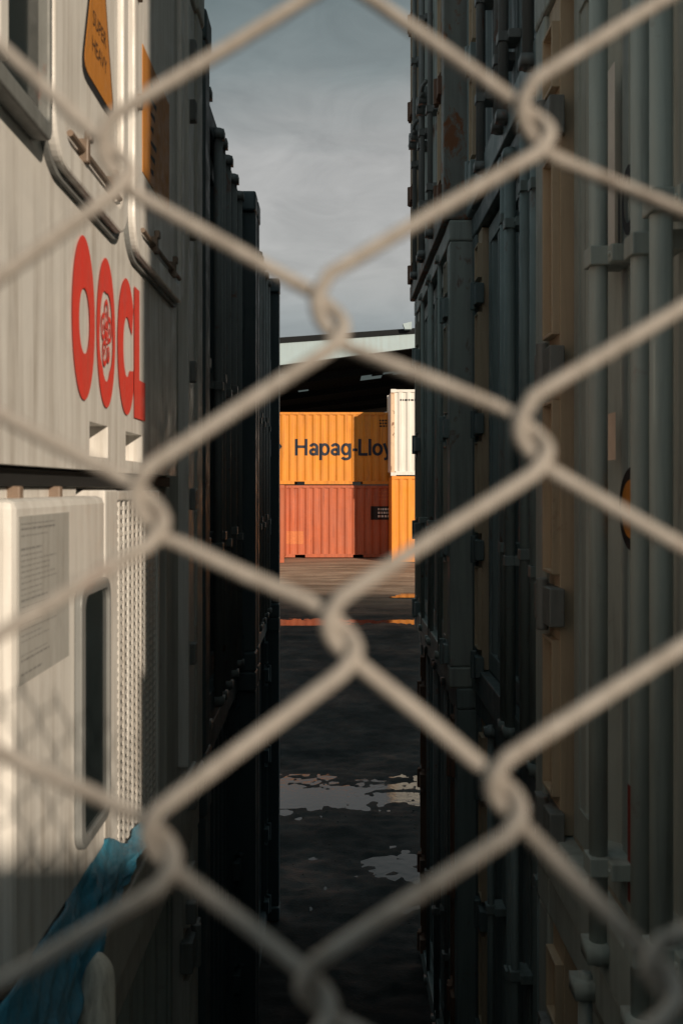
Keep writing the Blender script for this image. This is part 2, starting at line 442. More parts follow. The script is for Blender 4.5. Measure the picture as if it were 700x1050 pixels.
def decal_on_side(mesh, x0, z0, name, mat, root):   # mesh in (x, y) -> wraps the corrugated side at y = 0
    bm = bmesh.new(); bm.from_mesh(mesh)
    xs_ = [v.co.x for v in bm.verts]
    for t in corr_breaks(min(xs_) + x0, max(xs_) + x0)[1:-1]:
        bmesh.ops.bisect_plane(bm, geom=bm.verts[:] + bm.edges[:] + bm.faces[:], plane_co=(t - x0, 0, 0), plane_no=(1, 0, 0))
    for v in bm.verts:
        x = v.co.x + x0; zz = v.co.y + z0
        v.co = Vector((x, .012 + corr(x) - .004 - v.co.z, zz))
    bm.to_mesh(mesh); bm.free()
    if not mesh.materials: mesh.materials.append(None)
    return link(name, mesh, mat, root)
def rects_mesh(rects):
    m = MB()
    for a0, a1, b0, b1 in rects: m.bm.faces.new([m.v(p) for p in ((a0, b0, 0), (a1, b0, 0), (a1, b1, 0), (a0, b1, 0))])
    return m.mesh('marks')

# --- right-hand row: three stacks, door ends to the aisle
WR1, WR2, WR3 = .60, .75, .63
Y1, Y2, Y3 = .555, 3.03, 5.50
SH = 2.591
mats_r1 = ('beige', 'greybeige', 'greybeige', 'rodgrey', 'galvdark', 'tan')
R1a = door_container('tan framed grey-beige container end nearest on the right, with yellow oval decal', (WR1, Y1, SH), 'R', mats=mats_r1,
                     rods=(.62, 1.235, 1.35, 1.663), rod_r=.0205, handles=False, brackets=(.20, 1.55, 2.35))
door_container('shadowed beige container at the bottom of the nearest right stack', (WR1 + .01, Y1, 0), 'R', mats=mats_r1, handles=False, brackets=(.4, 1.55))
door_container('beige container on top of the nearest right stack', (WR1 + .02, Y1, 2 * SH), 'R', mats=mats_r1)
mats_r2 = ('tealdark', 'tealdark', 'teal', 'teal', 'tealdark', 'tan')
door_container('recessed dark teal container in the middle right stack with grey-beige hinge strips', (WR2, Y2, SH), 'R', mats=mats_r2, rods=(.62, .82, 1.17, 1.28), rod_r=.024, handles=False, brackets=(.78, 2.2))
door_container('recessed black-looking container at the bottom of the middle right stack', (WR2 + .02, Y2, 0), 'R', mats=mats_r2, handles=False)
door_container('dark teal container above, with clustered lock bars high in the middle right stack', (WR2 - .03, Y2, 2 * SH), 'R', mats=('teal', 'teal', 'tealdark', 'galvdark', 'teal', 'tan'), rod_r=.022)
mats_r3 = ('teal', 'sage', 'sage', 'sage', 'teal', 'beige')
door_container('grey-green container in the far right stack beside the yellow container view', (WR3, Y3, SH), 'R', mats=mats_r3, L=12.19, handles=False, brackets=(.8,), rod_x=.045, rod_r=.014)
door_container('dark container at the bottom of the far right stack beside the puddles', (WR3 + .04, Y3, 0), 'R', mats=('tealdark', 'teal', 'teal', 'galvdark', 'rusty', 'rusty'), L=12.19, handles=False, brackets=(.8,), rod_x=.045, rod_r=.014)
door_container('rust streaked grey-green container high in the far right stack against the sky', (WR3 - .035, Y3, 2 * SH), 'R', mats=('teal', 'rustpost', 'sage', 'galvdark', 'rusty', 'tan'), L=12.19)

# --- markings on the nearest right container (face plane x = WR1)
def right_decal(name, mesh, mat, root, depth=-.002):
    o = root.location
    map_mesh(mesh, lambda a, b, c: (depth, a - o.y, b - o.z))
    return link(name, mesh, mat, root)
def rect_r(p0, p1, w):
    (ya, za), (yb, zb) = RP(*p0, w), RP(*p1, w)
    return (min(ya, yb), max(ya, yb), min(za, zb), max(za, zb))
dpl = .044 - .003
a, b = RP(625, 72, .644), RP(625, 278, .644)
right_decal('white_strip', rects_mesh([(a[0] - .05, a[0] + .03, b[1], a[1])]), M['whiteink'], R1a, .041)
a, b = RP(626, 424, .644), RP(626, 472, .644)
right_decal('pale_sticker', rects_mesh([(a[0] - .05, a[0] + .03, b[1], a[1])]), M['pale'], R1a, .0405)
cy, cz = RP(649, 522, .644)
right_decal('oval_decal_edge', MB().prism(ellipse(cy, cz, .10, .092), lambda a, b, t: (a, b, 0), 0, 0).mesh('d') if False else rects_mesh([]), M['ink'], R1a) if False else None
def poly_mesh(pts):
    m = MB(); m.bm.faces.new([m.v((p[0], p[1], 0)) for p in pts]); return m.mesh('decal')
right_decal('oval_decal', poly_mesh(ellipse(cy, cz, .10, .092)), M['ink'], R1a, .041)
right_decal('oval_decal_centre', poly_mesh(ellipse(cy, cz, .072, .064)), M['warn'], R1a, .038)
a, b = RP(646, 805, .644), RP(646, 925, .644)
right_decal('red_stripe', rects_mesh([(a[0] - .012, a[0] + .012, b[1], a[1])]), plain('red_mark', (.20, .02, .015), .6), R1a, .041)
t = text_mesh('JO', .21, .62, .004)
yy, zz = RP(636, 246, .644)
map_mesh(t, lambda a, b, c: (yy - a + .02, zz + b, 0)); right_decal('door_lettering', t, M['ink'], R1a, .041)

# --- left-hand row
WL, WLD = .48, .583
HCH = 2.896
mats_l = ('navy', 'navy', 'navy', 'galvdark', 'navy', 'navy')
YA, YB = 3.70, 6.20
WB = W
for (yy, z, hc, lab) in ((YA, SH, HCH, 'dark navy container end on the left directly behind the white refrigerated container'),
                         (YB, SH, HCH, 'farthest dark navy container on the left, its edge against the yellow container'),
                         (YA, 0, SH, 'dark container on the ground on the left, below the nearer navy one'),
                         (YB, 0, SH, 'dark container on the ground at the far end of the left row')):
    door_container(lab, (-WLD, yy, z), 'L', Hc=hc, L=12.19, mats=mats_l, post_out=.10, handles=False, brackets=(.8, 1.58), rod_r=.022, rods=(.30, .62, .93, 1.19, 1.32, 1.82) if z else ())
door_container('grey container under the white refrigerated one at lower left', (-WL - .02, 1.19, 0), 'L', mats=('greybeige', 'reefer_frame', 'greybeige', 'galvdark', 'galvdark', 'reefer_frame'), L=12.19, handles=False, rods=())

# --- the refrigerated container
RY0, RY1 = 1.19, 1.19 + W
O = (-WL, RY0, SH)
rf = tag(empty('refrigerated_container', O), 'white refrigerated container with red lettering and amber warning labels, upper left', 'refrigerated container')
X = lambda d: -WL + d                       # d = how far out from the face plane
fX = lambda a, b, t: (X(t), a, b)
ZB, ZT = SH, SH + HCH
# body behind the machinery
MB(O).box(X(-12.1), X(-.42), RY0 + .02, RY1 - .02, ZB + .05, ZT - .02).build('insulated_body', M['reefer'], rf, .01)
MB(O).box(X(-.42), X(-.30), RY0 + .10, RY1 - .10, ZB + .12, ZT - .10).build('bulkhead', M['galvdark'], rf)
for y0 in (RY0, RY1 - .14): MB(O).box(X(-.16), X(-.004), y0, y0 + .14, ZB + .12, ZT - .12).build('corner_post', M['reefer_frame'], rf, .008)
fl = MB(O)
fl.box(X(-.08), X(-.03), RY1 - .62, RY1 - .36, ZB + .16, ZT - .13)
fl.build('side_flange', M['reefer_frame'], rf, .006)
MB(O).box(X(-.08), X(-.012), RY1 - .355, RY1 - .15, ZB + .16, ZT - .13).build('side_flange', M['reefer'], rf, .006)
MB(O).box(X(-.04), X(.004), RY1 - .40, RY1 - .372, ZB + .2, ZT - .2).build('flange_edge', M['reefer'], rf, .004)
for z0, z1, nm in ((ZB + .002, ZB + .16, 'bottom_rail'), (ZT - .13, ZT - .004, 'top_rail')):
    MB(O).box(X(-.18), X(-.002), RY0 + .165, RY1 - .165, z0, z1).build(nm, M['reefer_frame'], rf, .008)
for z0 in (ZB, ZT - .118):
    for y0 in (RY0 - .003, RY1 - .159):
        MB(O).box(X(-.178), X(.003), y0, y0 + .162, z0, z0 + .118).build('corner_casting', M['reefer_frame'], rf, .012)
# lugs down the flange
for py in (48, 110, 232, 380, 512, 672, 822, 940):
    ly, lz = LP(190, py, .49)
    MB(O).box(X(-.012), X(.022), RY1 - .365, RY1 - .325, lz - .035, lz + .035).build('flange_lug', M['galvdark'], rf, .005)
# upper (evaporator) panel with two drain recesses cut through its face
PZ0 = LP(94, 482, WL)[1]; PY0, PY1 = RY0 + .05, RY1 - .625
rec = []
for x0_, x1_ in ((92, 111), (129, 146)):
    rec.append((LP(x0_, 443, WL)[0], LP(x1_, 443, WL)[0]))
rz0, rz1 = PZ0 + .028, PZ0 + .095
up = MB(O)
cuts_y = [PY0, rec[0][0], rec[0][1], rec[1][0], rec[1][1], PY1]
up.box(X(-.30), X(0), PY0, PY1, rz1, ZT - .13)
up.box(X(-.30), X(0), PY0, PY1, PZ0, rz0)
for a, b in ((cuts_y[0], cuts_y[1]), (cuts_y[2], cuts_y[3]), (cuts_y[4], cuts_y[5])): up.box(X(-.30), X(0), a, b, rz0, rz1)
for a, b in rec: up.box(X(-.30), X(-.055), a, b, rz0, rz1)
bmesh.ops.remove_doubles(up.bm, verts=up.bm.verts[:], dist=1e-5)
# drop the internal coincident faces left where the blocks meet
bad = [f for f in up.bm.faces if any(g is not f and set(g.verts) == set(f.verts) for v in f.verts[:1] for g in v.link_faces)]
bmesh.ops.delete(up.bm, geom=bad, context='FACES_ONLY')
up.build('evaporator_panel', M['reefer'], rf)
MB(O).box(X(-.25), X(-.02), PY0 + .03, PY1, PZ0 - .033, PZ0 - .004).build('panel_gap_shade', M['black'], rf)  # black strip standing for the shade in the gap under the panel
for px in (28, 68):
    ly, lz = LP(px, 490, WL)
    MB(O).box(X(-.03), X(-.008), ly - .010, ly + .010, PZ0 - .066, PZ0 - .032).build('panel_clip', M['clip'], rf, .003)
# hatches
def hatch(y0, y1, z0, z1):
    po, pi = rrect(y0, y1, z0, z1, .085), rrect(y0 + .05, y1 - .05, z0 + .05, z1 - .05, .06)
    h = MB(O).ring(po, pi, fX, .0005, .026).build('access_hatch', M['reefer'], rf, .006)
    MB(O).prism(rrect(y0 + .053, y1 - .053, z0 + .053, z1 - .053, .058), fX, .0006, .014).build('hatch_plate', M['reefer'], h, .004)
    MB(O).ring(rrect(y0 - .012, y1 + .012, z0 - .012, z1 + .012, .095), rrect(y0 - .0005, y1 + .0005, z0 - .0005, z1 + .0005, .085), fX, .0004, .010).build('hatch_seal', M['greyplastic'], h)
    MB(O).cyl((X(.024), y0 + .10, z0 + .070), (X(.024), y1 - .08, z0 + .070), .006, 8).build('hatch_bar', M['clip'], h)
    for t in (.34, .72):
        yy = y0 + (y1 - y0) * t
        MB(O).box(X(.012), X(.034), yy - .009, yy + .009, z0 + .048, z0 + .092).box(X(.024), X(.038), yy - .004, yy + .016, z0 + .088, z0 + .108).build('hatch_latch', M['clip'], h, .003)
    for zz in (z0 + .33, z0 + .58, z0 + .83):
        MB(O).box(X(.02), X(.036), y0 + .024, y0 + .044, zz, zz + .035).build('hatch_latch', M['clip'], h, .003)
    return h
HZ0 = LP(80, 203, WL)[1]
h1 = hatch(LP(40, 0, WL)[0], LP(120, 0, WL)[0] + .0, HZ0, ZT - .22)
h2 = hatch(LP(124, 0, WL)[0] + .03, PY1 - .012, HZ0, ZT - .22)
# warning triangle on the first hatch
ty0, tz = LP(79, 72, WL)[0], LP(79, 72, WL)[1]
ty1 = LP(107, 118, WL)[0]
tc_ = (ty0 + ty1) / 2
def rtri(c, w, z0, h, r):
    P = [Vector((c - w / 2, z0)), Vector((c + w / 2, z0)), Vector((c, z0 + h))]; out = []
    for i in range(3):
        p, a, b = P[i], P[i - 1], P[(i + 1) % 3]
        u, v = (a - p).normalized(), (b - p).normalized()
        s, e = p + u * r, p + v * r
        for k in range(6):
            t = k / 5; q = s * (1 - t) ** 2 + p * 2 * t * (1 - t) + e * t * t; out.append((q.x, q.y))
    return out
wt = ty1 - ty0 + .03
MB(O).prism(rtri(tc_, wt + .034, tz - .016, .40, .05), fX, .0142, .0152).build('warning_triangle_border', M['ink'], h1)
MB(O).prism(rtri(tc_, wt - .004, tz + .002, .355, .04), fX, .0153, .0163).build('warning_triangle', M['warn'], h1)
def left_text(body, size, sx, y, z, d, mat, parent, align='CENTER', bold=0.0):
    t = text_mesh(body, size, sx, bold, align=align)
    o = Vector(O)
    map_mesh(t, lambda a, b, c: (X(d) - o.x, y + a - o.y, z + b - o.z)); return link('lettering', t, mat, parent)
left_text('SUPER', .042, .95, tc_, tz + .112, .0168, M['ink'], h1)
left_text('HEAVY', .042, .95, tc_, tz + .06, .0168, M['ink'], h1)
# amber label on the second hatch
ay0, ay1 = LP(140, 0, WL)[0], LP(168, 0, WL)[0]
az0, az1 = LP(140, 176, WL)[1], LP(140, 45, WL)[1]
MB(O).prism([(ay0, az0), (ay1, az0), (ay1, az1), (ay0, az1)], fX, .0142, .0156).build('amber_label', M['warn'], h2)
marks = MB(O)
random.seed(5)
for k in range(7):
    zz = az0 + .03 + k * .036
    marks.bm.faces.new([marks.v((X(.0160), a, b)) for a, b in ((ay0 + .10, zz), (ay0 + .14 + (k % 3) * .02, zz), (ay0 + .14 + (k % 3) * .02, zz + .016), (ay0 + .10, zz + .010))])
marks.build('label_print', M['ink'], h2)
# dark inspection window at the left edge
iy0, iy1 = RY0 + .10, LP(35, 0, WL)[0]
iz0 = LP(35, 148, WL)[1]
MB(O).ring(rrect(iy0, iy1, iz0, iz0 + .75, .02), rrect(iy0 + .04, iy1 - .015, iz0 + .03, iz0 + .72, .012), fX, .0005, .03).build('inspection_window_frame', M['galvdark'], rf, .004)
MB(O).prism(rrect(iy0 + .041, iy1 - .016, iz0 + .031, iz0 + .719, .012), fX, .0006, .012).build('inspection_window', M['darkglass'], rf)
cy_ = LP(4, 0, .45)[0]
MB(O).box(X(.0125), X(.034), cy_ - .03, cy_ + .016, iz0 + .035, iz0 + .70).build('window_bar', M['reefer'], rf, .008)
MB(O).box(X(-.06), X(-.028), PY0 + .04, LP(100, 0, .467)[0], LP(14, 512, .45)[1] - .1, PZ0 - .034).build('upper_plate', M['reefer'], rf, .004)
# --- red lettering
def outline_mesh(polys):
    c = bpy.data.curves.new('c', 'CURVE'); c.dimensions = '2D'; c.fill_mode = 'BOTH'
    for pts in polys:
        s = c.splines.new('POLY'); s.points.add(len(pts) - 1); s.use_cyclic_u = True
        for p, q in zip(s.points, pts): p.co = (q[0], q[1], 0, 1)
    o = bpy.data.objects.new('c', c); COL.objects.link(o)
    dg = bpy.context.evaluated_depsgraph_get(); mm = bpy.data.meshes.new_from_object(o.evaluated_get(dg))
    bpy.data.objects.remove(o); bpy.data.curves.remove(c); mm.materials.clear(); mm.materials.append(None); return mm
def face_part(name, mesh, d, mat, parent):
    o = Vector(O); map_mesh(mesh, lambda a, b, c: (X(d) - o.x, a - o.y, b - o.z)); return link(name, mesh, mat, parent)
Lz0, Lz1 = LP(84, 410, WL)[1], LP(84, 241, WL)[1]; Lc, Lh = (Lz0 + Lz1) / 2, (Lz1 - Lz0) / 2
o1 = (LP(72.5, 0, WL)[0], LP(96, 0, WL)[0]); o2 = (LP(98, 0, WL)[0], LP(117, 0, WL)[0])
cc = (LP(119.5, 0, WL)[0], LP(137.5, 0, WL)[0]); ll = (LP(136.5, 0, WL)[0], LP(147.8, 0, WL)[0])
mid = lambda q: (q[0] + q[1]) / 2
hw = lambda q: (q[1] - q[0]) / 2
face_part('lettering', outline_mesh([ellipse(mid(o1), Lc, hw(o1), Lh), ellipse(mid(o1) + .004, Lc - .005, hw(o1) * .46, Lh * .40)]), .003, M['red'], rf)
# second O: scalloped opening with a blossom
scal = []
for k in range(80):
    t = 2 * math.pi * k / 80; r = 1 + .10 * abs(math.cos(2.5 * t + math.pi / 4))
    scal.append((mid(o2) + hw(o2) * .66 * r * math.cos(t), Lc - .005 + Lh * .56 * r * math.sin(t)))
face_part('lettering', outline_mesh([ellipse(mid(o2), Lc, hw(o2), Lh), scal]), .003, M['red'], rf)
pet = []
for k in range(5):
    t = R(90 + 72 * k); c0, c1 = mid(o2) + hw(o2) * .34 * math.cos(t), Lc - .005 + Lh * .30 * math.sin(t)
    pet += [ellipse(c0, c1, hw(o2) * .235, Lh * .185, 24), ellipse(c0, c1, hw(o2) * .15, Lh * .115, 24)]
    d0, d1 = mid(o2) + hw(o2) * .34 * math.cos(t), Lc - .005 + Lh * .28 * math.sin(t)
    pet.append(ellipse(d0, d1, hw(o2) * .05, Lh * .06, 8))
pet.append(ellipse(mid(o2), Lc - .005, hw(o2) * .10, Lh * .075, 12))
face_part('blossom_emblem', outline_mesh(pet), .0035, M['red'], rf)
ca, cr, ch = mid(cc), hw(cc), Lh
C = [(ca + cr * math.cos(t), Lc + ch * math.sin(t)) for t in [R(38 + (322 - 38) * k / 44) for k in range(45)]]
C += [(ca + cr * .80, Lc - ch * .30), (ca + cr * .55, Lc - ch * .32)]
C += [(ca + .004 + cr * .42 * math.cos(t), Lc + ch * .44 * math.sin(t)) for t in [R(312 - (312 - 50) * k / 30) for k in range(31)]]
C += [(ca + cr * .62, Lc + ch * .22)]
face_part('lettering', outline_mesh([C]), .003, M['red'], rf)
lw = (ll[1] - ll[0])
face_part('lettering', outline_mesh([[(ll[0], Lz0), (ll[1], Lz0), (ll[1], Lz0 + .095), (ll[0] + lw * .46, Lz0 + .095), (ll[0] + lw * .46, Lz1), (ll[0], Lz1)]]), .0032, M['red'], rf)
# --- lower (condenser) section
GP = .467; BXP = .45
gy0, gy1 = LP(107, 0, GP)[0], LP(162, 0, GP)[0]
gz1 = LP(125, 508, GP)[1]; gz0 = LP(143, 866, GP)[1]
LZ0 = ZB + .16
g = MB(O)
gfy = LP(120, 0, GP)[0]
g.box(X(-.2), -GP + .002, gy0, gfy, gz0, gz1 + .012).box(X(-.2), -GP, gy1, gy1 + .03, gz0, gz1 + .01)
g.box(X(-.2), -GP, gfy + .0005, gy1 - .0005, gz1 - .012, gz1 + .01).box(X(-.2), -GP, gfy + .0005, gy1 - .0005, gz0, gz0 + .03)
gr = g.build('condenser_grille', M['reefer'], rf, .004)
gb = MB(O)
n = 11
for k in range(n):
    yy = gfy + .002 + (gy1 - gfy - .004) * k / (n - 1); gb.box(-GP - .0085, -GP - .0045, yy - .0075, yy + .0075, gz0 + .031, gz1 - .013)
k = gz0 + .045
while k < gz1 - .02: gb.box(-GP - .0075, -GP - .0055, gfy + .001, gy1 - .001, k - .0042, k + .0042); k += .019
gb.build('grille_mesh', M['reefer'], gr)
MB(O).box(X(-.28), X(-.10), gfy, gy1, gz0 + .03, gz1 - .015).build('condenser_coil', M['galvdark'], gr)
MB(O).box(X(-.25), -GP - .06, gy0 - .5, gy1 + .02, gz1 + .014, gz1 + .034).build('machinery_shelf', M['reefer'], rf, .004)
# control box with display window and notice
by0, by1 = LP(14, 0, BXP)[0], LP(108.5, 0, BXP)[0]
bz1 = LP(14, 512, BXP)[1]; bz0 = LP(15, 1015, BXP)[1]
MB(O).box(X(-.29), -BXP, by0, by1, bz0, bz1).build('control_box', M['reefer'], rf, .014)
cb = rf.children[-1]
fB = lambda a, b, t: (-BXP + t, a, b)
wy0, wy1 = LP(76, 0, BXP)[0], LP(107, 0, BXP)[0]
wz1, wz0 = LP(82, 600, BXP)[1], LP(80, 872, BXP)[1]
wf = MB(O).ring(rrect(wy0, wy1, wz0, wz1, .035), rrect(wy0 + .028, wy1 - .012, wz0 + .02, wz1 - .02, .025), fB, .0004, .014).build('display_window', M['greyplastic'], cb, .003)
MB(O).prism(rrect(wy0 + .0285, wy1 - .0125, wz0 + .0205, wz1 - .0205, .025), fB, .0005, .007).build('display_glass', M['darkglass'], cb)
ny0, ny1 = LP(16, 0, BXP)[0], LP(70, 0, BXP)[0]
nz1, nz0 = LP(16, 530, BXP)[1], LP(16, 706, BXP)[1]
MB(O).prism([(ny0 + .01, nz0), (ny1, nz0), (ny1, nz1), (ny0 + .01, nz1)], fB, .0004, .0018).build('notice_sheet', M['paper'], cb)
pr = MB(O); random.seed(9)
zz = nz1 - .012
while zz > nz0 + .01:
    yy = ny0 + .02
    end = ny0 + random.choice([.12, .15, .16, .19, .2])
    th = .0014 if random.random() < .85 else .003
    while yy < end:
        w_ = random.uniform(.006, .022); pr.bm.faces.new([pr.v((-BXP + .0022, a, b)) for a, b in ((yy, zz), (min(yy + w_, end), zz), (min(yy + w_, end), zz + th), (yy, zz + th))]); yy += w_ + .004
    zz -= random.choice([.008, .008, .009, .02])
pr.build('notice_print', plain('notice_grey', (.22, .22, .215), .7), cb)

# --- tarpaulin and sack hanging under the control box
random.seed(3)
ta, tb = LP(18, 1018, .445)[0], LP(141, 868, .47)[0]
def tarp(s, t):
    yy = ta - .25 + (tb - ta + .25) * s
    q = max(0, (yy - ta) / (tb - ta))
    top = -.692 - .10 * sstep(1.93, 2.25, yy); bot = -1.03 + .12 * sstep(1.54, 1.68, yy) + .06 * sstep(1.66, 1.80, yy) + .025 * sstep(1.8, 2.3, yy)
    wr = -abs(mnoise.noise(Vector((yy * 11 + t * 2.5, t * 2.2, 4)))) * .030 + .006 - abs(mnoise.noise(Vector((yy * 5 - t * 3, t * 5, 14)))) * .016 + mnoise.noise(Vector((yy * 7, t * 1.6, 2))) * .014 + mnoise.noise(Vector((yy * 19, t * 3, 7))) * .007
    out = .004 + .020 * math.sin(math.pi * min(1, t * .9) * .75) + wr * (.4 + t)
    edge = mnoise.noise(Vector((yy * 9, 0, 11))) * .012
    return (-.446 - .020 * q + out, yy + wr * .3, H + top + (bot - top) * t + edge * t)
m = MB(); m.grid(tarp, [i / 140 for i in range(141)], [j / 36 for j in range(37)])
tp = m.build('tarpaulin', M['tarp'], smooth=True)
so = tp.modifiers.new('thick', 'SOLIDIFY'); so.thickness = .003
tag(tp, 'crumpled blue tarpaulin draped below the white control box', 'tarpaulin')
sy, sz = LP(102, 1000, .405)
m = MB()
prof = [(0, .075, .004), (.0, .066, .014), (0, .05, .022), (0, .02, .030), (0, -.02, .035), (0, -.06, .036), (0, -.085, .027), (0, -.10, .030), (0, -.14, .033), (0, -.19, .026), (0, -.21, .006)]
pts = [(-.408 + .004 * math.sin(k), sy + .004 * math.cos(2 * k), sz + p[1] - .035) for k, p in enumerate(prof)]
m.tube(pts, [p[2] for p in prof], 18)
for v in m.bm.verts: v.co += Vector((mnoise.noise(v.co * 30), mnoise.noise(v.co * 30 + Vector((5, 0, 0))), 0)) * .006
sk = m.build('sack', M['sack'], smooth=True)
sk.modifiers.new('sub', 'SUBSURF').render_levels = 1
tag(sk, 'small off-white cloth sack hanging under the blue tarpaulin', 'sack')

# ------------------------------------------------------------------ far containers
PXM = lambda px, y: (px - VX) / F * y
YH, YW = 35.2, 33.1
gz = ground_z(0, YH)
hx = PXM(249, YH)
hap = side_container('bright yellow-orange container with dark shipping line lettering, on top of the brick red one', (hx, YH, gz + SH), M['orange'], group='containers stacked across the yard')
brk = side_container('brick red container on the ground under the lettered yellow-orange one', (hx + .02, YH + .02, gz), M['brick'], group='containers stacked across the yard')
wx = PXM(400.5, YW)
whi = side_container('white container with rusty edge post on top of the plain yellow one at right', (wx, YW, gz + 2.89), M['white'], Hc=2.89, group='containers stacked across the yard')
yel = side_container('plain amber yellow container on the ground under the white one', (wx + .03, YW, gz), M['amber'], Hc=2.89, group='containers stacked across the yard')
for c in whi.children:
    if c.name.startswith('corner_post') and c.data.vertices[0].co.x < 1: c.material_slots[0].material = paint('rusted_white_post', (.70, .52, .36), .6, .5, (.4, .15, .05), .6)
lft = side_container('red container at the far left, its corner just past the dark row', (PXM(291, YW) - 6.058, YW, gz), M['brick'], group='containers stacked across the yard')
# lettering
zc = lambda py, y: H - (py - VY) / F * y
def glyphs():
    m = MB(); lay = [0]
    S = .165
    def st(pts, closed=False):
        lay[0] += 1; z = .0005 * lay[0]; n = len(pts); A, B = [], []
        for i, p in enumerate(pts):
            p = Vector((*p, 0))
            a = Vector((*pts[(i - 1) % n if closed else max(0, i - 1)], 0)); b = Vector((*pts[(i + 1) % n if closed else min(n - 1, i + 1)], 0))
            d = (b - a).normalized(); nn = Vector((-d.y, d.x, 0)) * S / 2
            A.append(m.v(p + nn + Vector((0, 0, z)))); B.append(m.v(p - nn + Vector((0, 0, z))))
        for i in range(n if closed else n - 1):
            j = (i + 1) % n; m.bm.faces.new([A[i], A[j], B[j], B[i]])
    arc = lambda cx, cy, rx, ry, a0, a1, n=18: [(cx + rx * math.cos(R(a0 + (a1 - a0) * k / n)), cy + ry * math.sin(R(a0 + (a1 - a0) * k / n))) for k in range(n + 1)]
    el = lambda cx, cy, rx, ry: arc(cx, cy, rx, ry, 0, 360, 30)
    x = 0.0
    for ch in 'Hapag-Lloyd':
        P = lambda q: [(x + a, b) for a, b in q]
        if ch == 'H': st(P([(.07, 0), (.07, 1)])); st(P([(.63, 0), (.63, 1)])); st(P([(.07, .53), (.63, .53)])); wd = .80
        elif ch == 'a': st(P([(.455, 0), (.455, .5)])); st(P(arc(.27, .50, .185, .17, 168, -6))); st(P(el(.255, .215, .175, .15))); wd = .60
        elif ch == 'p': st(P([(.07, -.28), (.07, .73)])); st(P(el(.30, .365, .215, .30))); wd = .64
        elif ch == 'g': st(P([(.50, -.06), (.50, .73)])); st(P(el(.275, .375, .21, .29))); st(P(arc(.275, -.06, .225, .155, 0, -162))); wd = .64
        elif ch == '-': st(P([(.03, .34), (.30, .34)])); wd = .36
        elif ch == 'L': st(P([(.07, 0), (.07, 1)])); st(P([(.07, .065), (.52, .065)])); wd = .58
        elif ch == 'l': st(P([(.07, 0), (.07, 1)])); wd = .215
        elif ch == 'o': st(P(el(.295, .365, .225, .30))); wd = .62
        elif ch == 'y': st(P([(.045, .73), (.27, .04)])); st(P([(.50, .73), (.25, -.10), (.18, -.20), (.05, -.22)])); wd = .57
        elif ch == 'd': st(P([(.50, 0), (.50, 1)])); st(P(el(.275, .365, .215, .30))); wd = .62
        x += wd
    return m.mesh('lettering'), x
t, wtx = glyphs()
want = (PXM(413.5, YH) - PXM(302, YH)) / wtx; sy_ = 17.0 * YH / F
for v in t.vertices: v.co.x *= want; v.co.y *= sy_
decal_on_side(t, PXM(302.5, YH) - hx, zc(467, YH) - (gz + SH), 'lettering', M['navyink'], hap)
e0 = PXM(277, YH) - hx; ez = zc(465, YH) - (gz + SH)
decal_on_side(poly_mesh([(0, 0), (.22, 0), (.42, .25), (.22, .5), (0, .5), (.2, .25)]), e0, ez, 'emblem', M['navyink'], hap)
random.seed(21)
def print_rows(x, z, n, wd, th, gap):
    out = []
    for k in range(n):
        xx = x
        while xx < x + wd:
            w_ = random.uniform(.04, .10); out.append((xx, min(xx + w_, x + wd), z - k * gap, z - k * gap + th)); xx += w_ + .03
    return out
q0 = PXM(389, YH) - hx
decal_on_side(rects_mesh(print_rows(0, 0, 3, .26, .06, .10)), q0, zc(432, YH) - gz - SH, 'stencil_marks', M['ink'], hap)
b0 = PXM(380, YH) - hx - .02
decal_on_side(rects_mesh([(0, .72, 0, .48)]), b0, zc(533, YH) - gz, 'info_plate', M['ink'], brk)
o = decal_on_side(rects_mesh(print_rows(.25, .34, 3, .42, .07, .125)), b0, zc(533, YH) - gz, 'info_plate_print', M['whiteink'], brk); o.location.y = -.003
decal_on_side(rects_mesh(print_rows(0, 0, 3, .34, .05, .13)), PXM(388, YH) - hx, zc(505, YH) - gz, 'stencil_marks', M['fadedmark'], brk)
decal_on_side(rects_mesh([(0, .62, 0, .46)]), PXM(292.5, YH) - hx, zc(558, YH) - gz, 'faded_patch', M['fadedmark'], brk)
decal_on_side(rects_mesh(print_rows(0, 0, 1, .5, .06, .1)), PXM(410, YW) - wx, zc(411, YW) - gz - 2.89, 'stencil_marks', M['ink'], whi)

# ------------------------------------------------------------------ warehouse
WH = tag(empty('warehouse', (0, 57, 1.2)), 'large open-fronted shed with pale roof fascia and dark interior behind the far containers', 'warehouse')
O2 = (0, 57, 1.2)
rz = lambda x: H + (VY - 366.5) / F * 57 + .128 * (x - PXM(350, 57))
rt = lambda x: H + (VY - 347.5) / F * 57 + .070 * (x - PXM(350, 57))
xa, xb = -14.0, 13.0
m = MB(O2); m.prism([(xa, rz(xa)), (xb, rz(xb)), (xb, max(rt(xb), rz(xb) + .4)), (xa, rt(xa))], lambda a, b, t: (a, t, b), 56.9, 57.2); m.build('fascia', M['fascia'], WH)
m = MB(O2)
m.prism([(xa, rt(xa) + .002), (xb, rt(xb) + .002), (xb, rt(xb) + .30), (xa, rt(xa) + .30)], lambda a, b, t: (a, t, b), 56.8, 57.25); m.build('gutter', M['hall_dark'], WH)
m = MB(O2); m.prism([(PXM(414, 57), rt(4) + .2), (PXM(421, 57), rt(4) + .2), (PXM(421, 57), rt(4) + .62), (PXM(412, 57), rt(4) + .5)], lambda a, b, t: (a, t, b), 56.3, 56.7); m.build('gutter_end', M['fascia'], WH)
